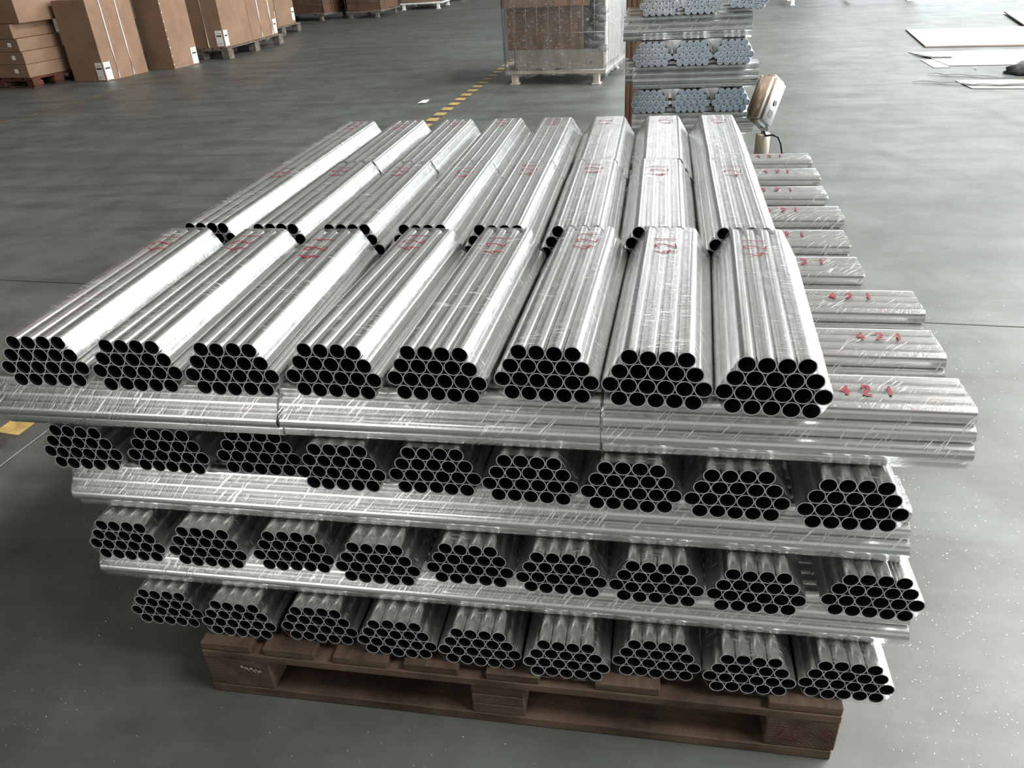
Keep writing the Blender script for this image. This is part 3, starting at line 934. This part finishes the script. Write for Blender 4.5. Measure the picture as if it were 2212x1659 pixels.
# ------------------------------------------------------------------ wire cages, far background
def wire_cage(loc, rz, W, Dp, Ht, label, nx, ny, wire, liner, feet, z0=.13, film=False, nz=7, wr=.0022, group=None, wrap=None):
    root = tag(empty('wire_cage', loc, rz), label, 'cage', group)
    b = MB()
    for (xa, ya, xb, yb, n) in ((0, 0, W, 0, nx), (W, 0, W, Dp, ny), (0, 0, 0, Dp, ny), (0, Dp, W, Dp, nx)):
        for i in range(n + 1):
            t = i / n
            x, y = xa + (xb - xa) * t, ya + (yb - ya) * t
            b.tube([(x, y, z0), (x, y, z0 + Ht)], wr * (2.2 if i in (0, n) else 1), 5)
        for k in range(nz + 1):
            zz_ = z0 + Ht * k / nz
            b.tube([(xa, ya, zz_), (xb, yb, zz_)], wr * (2 if k in (0, nz) else 1), 5)
    b.build('wire_mesh', [wire], root)
    b = MB(); t = .02
    for d in ((0, W, -.012, .03), (0, W, Dp - .03, Dp + .012), (0, .04, .03, Dp - .03), (W - .04, W, .03, Dp - .03), (W / 2 - .03, W / 2 + .03, .03, Dp - .03)):
        b.box(d[0], d[1], d[2], d[3], z0 - .03, z0 - .003)
    b.build('base_frame', [feet], root)
    for x in (.05, W - .12):
        for y in (.0, Dp - .09):
            boxo('foot', (x, x + .055, y, y + .07, .012, z0 - .03), [feet], root, bev=.003)
            boxo('foot_plate', (x - .012, x + .067, y - .01, y + .08, 0, .012), [feet], root, bev=.002)
    return root
# the film-wrapped cage in the middle background
CW, CD, CH = .955, .98, .95
cg = wire_cage((-1.118, 6.80, 0), math.radians(-7.5), CW, CD, CH, 'tall wire cage wrapped in cloudy film with cardboard lining, middle background', 9, 9, WIRE, CARD, WOOD_PALE, z0=.128, nz=3, wr=.0016)
b = MB()
b.box(.03, .74, .025, .045, .30, .68); b.build('cardboard_liner', [CARD_DK], cg)
b = MB(); b.box(.09, .93, .022, .04, .14, .30); b.build('lower_liner', [CARD_GREY], cg)
b = MB(); b.box(.0, .80, .02, .90, .66, .70); b.box(-.01, .48, -.018, -.008, .66, .85); b.box(.485, .76, -.022, -.010, .665, .86)
b.build('card_flap', [CARD], cg)
# dark wrapped parts inside the right part of the cage
b = MB(); rn = random.Random(3)
for k in range(16):
    cx_, cz_ = .84 + rn.uniform(-.06, .05), .19 + k * .052
    for s_ in range(1):
        rr = rn.uniform(.035, .055)
        pts = [(cx_ - .07, .07 + rn.uniform(-.01, .02), cz_ + rn.uniform(-.03, .03)), (cx_, .06, cz_), (cx_ + .06, .10, cz_ + rn.uniform(-.03, .03))]
        b.tube(pts, rr, 9, taper=[.6, 1, .55])
bo = b.build('dark_wrapped_parts', [BLACKP], cg)
b = MB()
b.box(.05, .92, .12, .92, .15, .88); b.build('inner_load', [CARD_GREY], cg)
# cloudy film wrapped round the cage, hanging ragged under the deck
def wrap_film():
    rn = random.Random(9)
    loop = []
    n = 26
    for (xa, ya, xb, yb) in ((-.012, -.02, CW + .012, -.02), (CW + .012, -.02, CW + .012, CD + .012), (CW + .012, CD + .012, -.012, CD + .012), (-.012, CD + .012, -.012, -.02)):
        for i in range(n):
            t = i / n
            loop.append((xa + (xb - xa) * t, ya + (yb - ya) * t))
    zs = [.10, .13, .2, .32, .45, .6, .75, .9, 1.06]
    V, F, U, sm = [], [], [], []
    m_ = len(loop)
    for j, z in enumerate(zs):
        for i, (x, y) in enumerate(loop):
            off = rn.uniform(-.004, .006)
            zz_ = z
            if j == 0:
                zz_ = .095 - .035 * max(0, math.sin(i * .33)) * rn.random() - (.02 * rn.random())
            V.append((x + off, y - off, zz_))
    for j in range(len(zs) - 1):
        for i in range(m_):
            k = (i + 1) % m_
            F.append((j * m_ + i, j * m_ + k, (j + 1) * m_ + k, (j + 1) * m_ + i))
            U.append([(zs[j], i * .037), (zs[j], (i + 1) * .037), (zs[j + 1], (i + 1) * .037), (zs[j + 1], i * .037)])
            sm.append(True)
    link('stretch_film', mesh_of('cage_film', V, F, [FILM_CAGE], U, sm), cg)
wrap_film()
for (loc, rz, W, Dp, lab, liner, ft) in (
        ((-7.26, 14.82, 0), math.radians(-12), 1.30, .90, 'dark wire cage with brown lining, nearest the cartons in the far row', CARD_DK, WOOD_GREY),
        ((-5.64, 14.78, 0), math.radians(-4), .72, 1.0, 'dark wire cage with brown lining, second in the far row', CARD_DK, WOOD_GREY),
        ((-5.00, 16.2, 0), math.radians(0), .9, .9, 'wire cage with a pale carton inside, third in the far row', CARD, WHITE),
        ((-5.35, 18.3, 0), math.radians(-40), .9, .9, 'wire cage with white base, farthest in the far row', CARD, WHITE)):
    q = wire_cage(loc, rz, W, Dp, .9, lab, 14, 12, WIRE_DK if liner is CARD_DK else WIRE, liner, ft, group='wire cages in the far row', nz=6, wr=.003)
    bb = MB(); bb.box(.02, W - .02, .03, Dp - .03, .135, .86); bb.build('carton_lining', [liner], q)

# carton stack edge just behind the far tube stack, seen as brown stripes
cc = carton(.238, 3.2, 0, .095, .30, 1.34, 0, 'tall narrow brown carton standing right behind the far tube stack')
for k in range(4):
    boxo('corrugation_ridge', (-.090 + k * .024, -.082 + k * .024, -.004, 0, .02, 1.33), [CARD_DK], cc)
# dark cages / pallets at the top right edge
wire_cage((2.30, 13.55, 0), math.radians(-4), 1.9, .9, .8, 'dark low cage with white legs at the top edge, right of the far tube stack', 16, 8, WIRE_DK, CARD_DK, WHITE, group=None, nz=5, wr=.004)

# ------------------------------------------------------------------ things lying on the floor at the right
def sheet(name, pts, z0, z1, M, label, cat):
    b = MB()
    top = [(x, y, z1) for x, y in pts]; bot = [(x, y, z0) for x, y in pts]
    b.quad(top); b.quad(list(reversed(bot)))
    n = len(pts)
    for i in range(n):
        j = (i + 1) % n
        b.quad([bot[i], bot[j], top[j], top[i]])
    return tag(b.build(name, [M]), label, cat)
sheet('plywood_sheet', [(2.985, 8.318), (5.40, 8.02), (5.57, 9.48), (3.155, 9.776)], .004, .016, PLY, 'pale pinkish plywood sheet lying flat on the floor, nearer and larger one', 'sheet')
sheet('plywood_sheet', [(4.378, 9.622), (6.7, 9.33), (6.9, 10.8), (4.668, 11.109)], .017, .030, PLY, 'pale plywood sheet on the floor at the right edge, behind the larger one', 'sheet')
sheet('flattened_carton', [(2.861, 7.115), (4.3, 6.97), (4.45, 7.85), (3.0, 8.0), (2.747, 8.004), (2.84, 7.60)], .002, .006, PLY_PALE, 'flattened pale carton on the floor in front of the plywood sheets', 'cardboard')
sheet('flattened_carton', [(2.713, 6.002), (3.9, 5.80), (4.0, 6.30), (2.699, 6.364)], .002, .006, PLY_PALE, 'small flattened pale carton with dark straps across it', 'cardboard')
sheet('carton_flap', [(2.72, 7.037), (2.86, 7.03), (2.84, 7.52), (2.731, 7.509)], .001, .004, PLY_PALE, 'loose pale carton flap on the floor beside the flattened carton', 'cardboard')
def ribbon(name, pts, wd, M, label, cat, z=.006, hump=.008):
    b = MB(); n = len(pts)
    P_ = []
    for i in range(n - 1):
        for t in (0, .25, .5, .75):
            P_.append((pts[i][0] + (pts[i + 1][0] - pts[i][0]) * t, pts[i][1] + (pts[i + 1][1] - pts[i][1]) * t))
    P_.append(pts[-1])
    for i in range(len(P_) - 1):
        za = z + hump * abs(math.sin(i * .8)); zb = z + hump * abs(math.sin((i + 1) * .8))
        a, c_ = Vector((*P_[i], za)), Vector((*P_[i + 1], zb))
        d = (c_ - a); nrm = Vector((-d.y, d.x, 0)).normalized() * wd / 2
        w1 = min(1, .25 + i * .2); w2 = min(1, .25 + (i + 1) * .2)
        tz = Vector((0, 0, .0015))
        b.quad([a - nrm * w1, c_ - nrm * w2, c_ + nrm * w2, a + nrm * w1])
        b.quad([a + nrm * w1 + tz, c_ + nrm * w2 + tz, c_ - nrm * w2 + tz, a - nrm * w1 + tz])
    return tag(b.build(name, [M]), label, cat)
ribbon('plastic_strap', [(2.579, 6.711), (2.69, 6.618), (2.882, 6.536), (3.046, 6.392), (3.35, 6.30), (3.8, 6.2)], .045, BLACKP, 'dark plastic strap on the floor, farther of the two long straps', 'strap', .008)
ribbon('plastic_strap', [(2.362, 6.332), (2.553, 6.257), (2.753, 6.118), (2.937, 6.068), (3.3, 6.06), (3.8, 6.0)], .045, BLACKP, 'dark plastic strap on the floor, nearer of the two long straps', 'strap', .009)
ribbon('film_strip', [(2.76, 7.86), (2.80, 7.70), (2.86, 7.585), (2.93, 7.58), (3.02, 7.56)], .05, BLACKP, 'black strip of plastic lying across the flattened carton corner', 'strip', .009, .004)
def bag():
    bm = bmesh.new()
    bmesh.ops.create_icosphere(bm, subdivisions=3, radius=1)
    rn = random.Random(2)
    from mathutils import noise as mn
    for v in bm.verts:
        n_ = mn.noise(v.co * 1.9) * .32
        v.co *= (1 + n_)
        v.co.x *= .42; v.co.y *= .20; v.co.z = max(-.25, v.co.z) * .085
    for f in bm.faces: f.smooth = True
    me = bpy.data.meshes.new('plastic_bag'); bm.to_mesh(me); bm.free()
    o = link('plastic_bag', me, None, [BLACKP]); o.location = (3.60, 6.70, .028); o.rotation_euler = (0, 0, .25)
    tag(o, 'crumpled dark grey plastic bag on the floor at the right edge', 'bag')
bag()
def scrap(name, x, y, M, label, cat, s=.03, seed=1):
    rn = random.Random(seed); b = MB()
    P_ = [Vector((x + rn.uniform(-s, s), y + rn.uniform(-s, s), .002 + rn.uniform(0, s * .5))) for _ in range(7)]
    c_ = Vector((x, y, s * .5))
    P_.sort(key=lambda p: math.atan2(p.y - y, p.x - x))
    for i in range(7):
        b.quad([c_, P_[i], P_[(i + 1) % 7]], 0, [(0, 0), (1, 0), (0, 1)])
        b.quad([c_ + Vector((0, 0, -.003)), P_[(i + 1) % 7] + Vector((0, 0, -.0015)), P_[i] + Vector((0, 0, -.0015))], 0, [(0, 0), (1, 0), (0, 1)])
    return tag(b.build(name, [M]), label, cat)
scrap('paper_scrap', -1.715, 5.98, PAPER, 'crumpled white paper scrap on the floor left of the hazard stripe', 'scrap', .055, 4)
scrap('leaf_scrap', 3.024, 6.924, PLY, 'small brown scrap on the floor below the flattened carton', 'scrap', .03, 6)
# long black swarf and shavings glinting on the floor: nobody could count them
def shavings():
    rn = random.Random(21)
    V, F = [], []
    def put(x, y, s):
        k = len(V); a = rn.uniform(0, 2 * PI); tl = rn.uniform(-.3, .3)
        d = Vector((math.cos(a), math.sin(a), tl)) * s
        e = Vector((-math.sin(a), math.cos(a), rn.uniform(-.6, .6))) * s * rn.uniform(.25, .5)
        z = .0006 + abs(d.z) + abs(e.z)
        c_ = Vector((x, y, z))
        V.extend([c_ - d, c_ + e, c_ + d]); F.append((k, k + 1, k + 2))
    for _ in range(7500):
        r = rn.random()
        if r < .66: x, y = .74 + abs(rn.gauss(0, .42)), rn.uniform(-.6, 1.9)
        elif r < .84: x, y = rn.uniform(-1.1, 1.0), -.05 - abs(rn.gauss(0, .22))
        else: x, y = -.75 - abs(rn.gauss(0, .25)), rn.uniform(-.4, 1.0)
        if -.51 < x < .66 and -.03 < y < 1.3: continue
        put(x, y, rn.uniform(.0006, .0019))
    for _ in range(260):
        put(rn.uniform(-1.3, 2.6), rn.uniform(-.6, 2.2), rn.uniform(.0008, .0022))
    me = mesh_of('aluminium_shavings', V, F, [SHAVE])
    o = link('aluminium_shavings', me)
    tag(o, 'bright aluminium shavings sprinkled over the floor round the big tube stack', 'shavings', kind='stuff')
shavings()
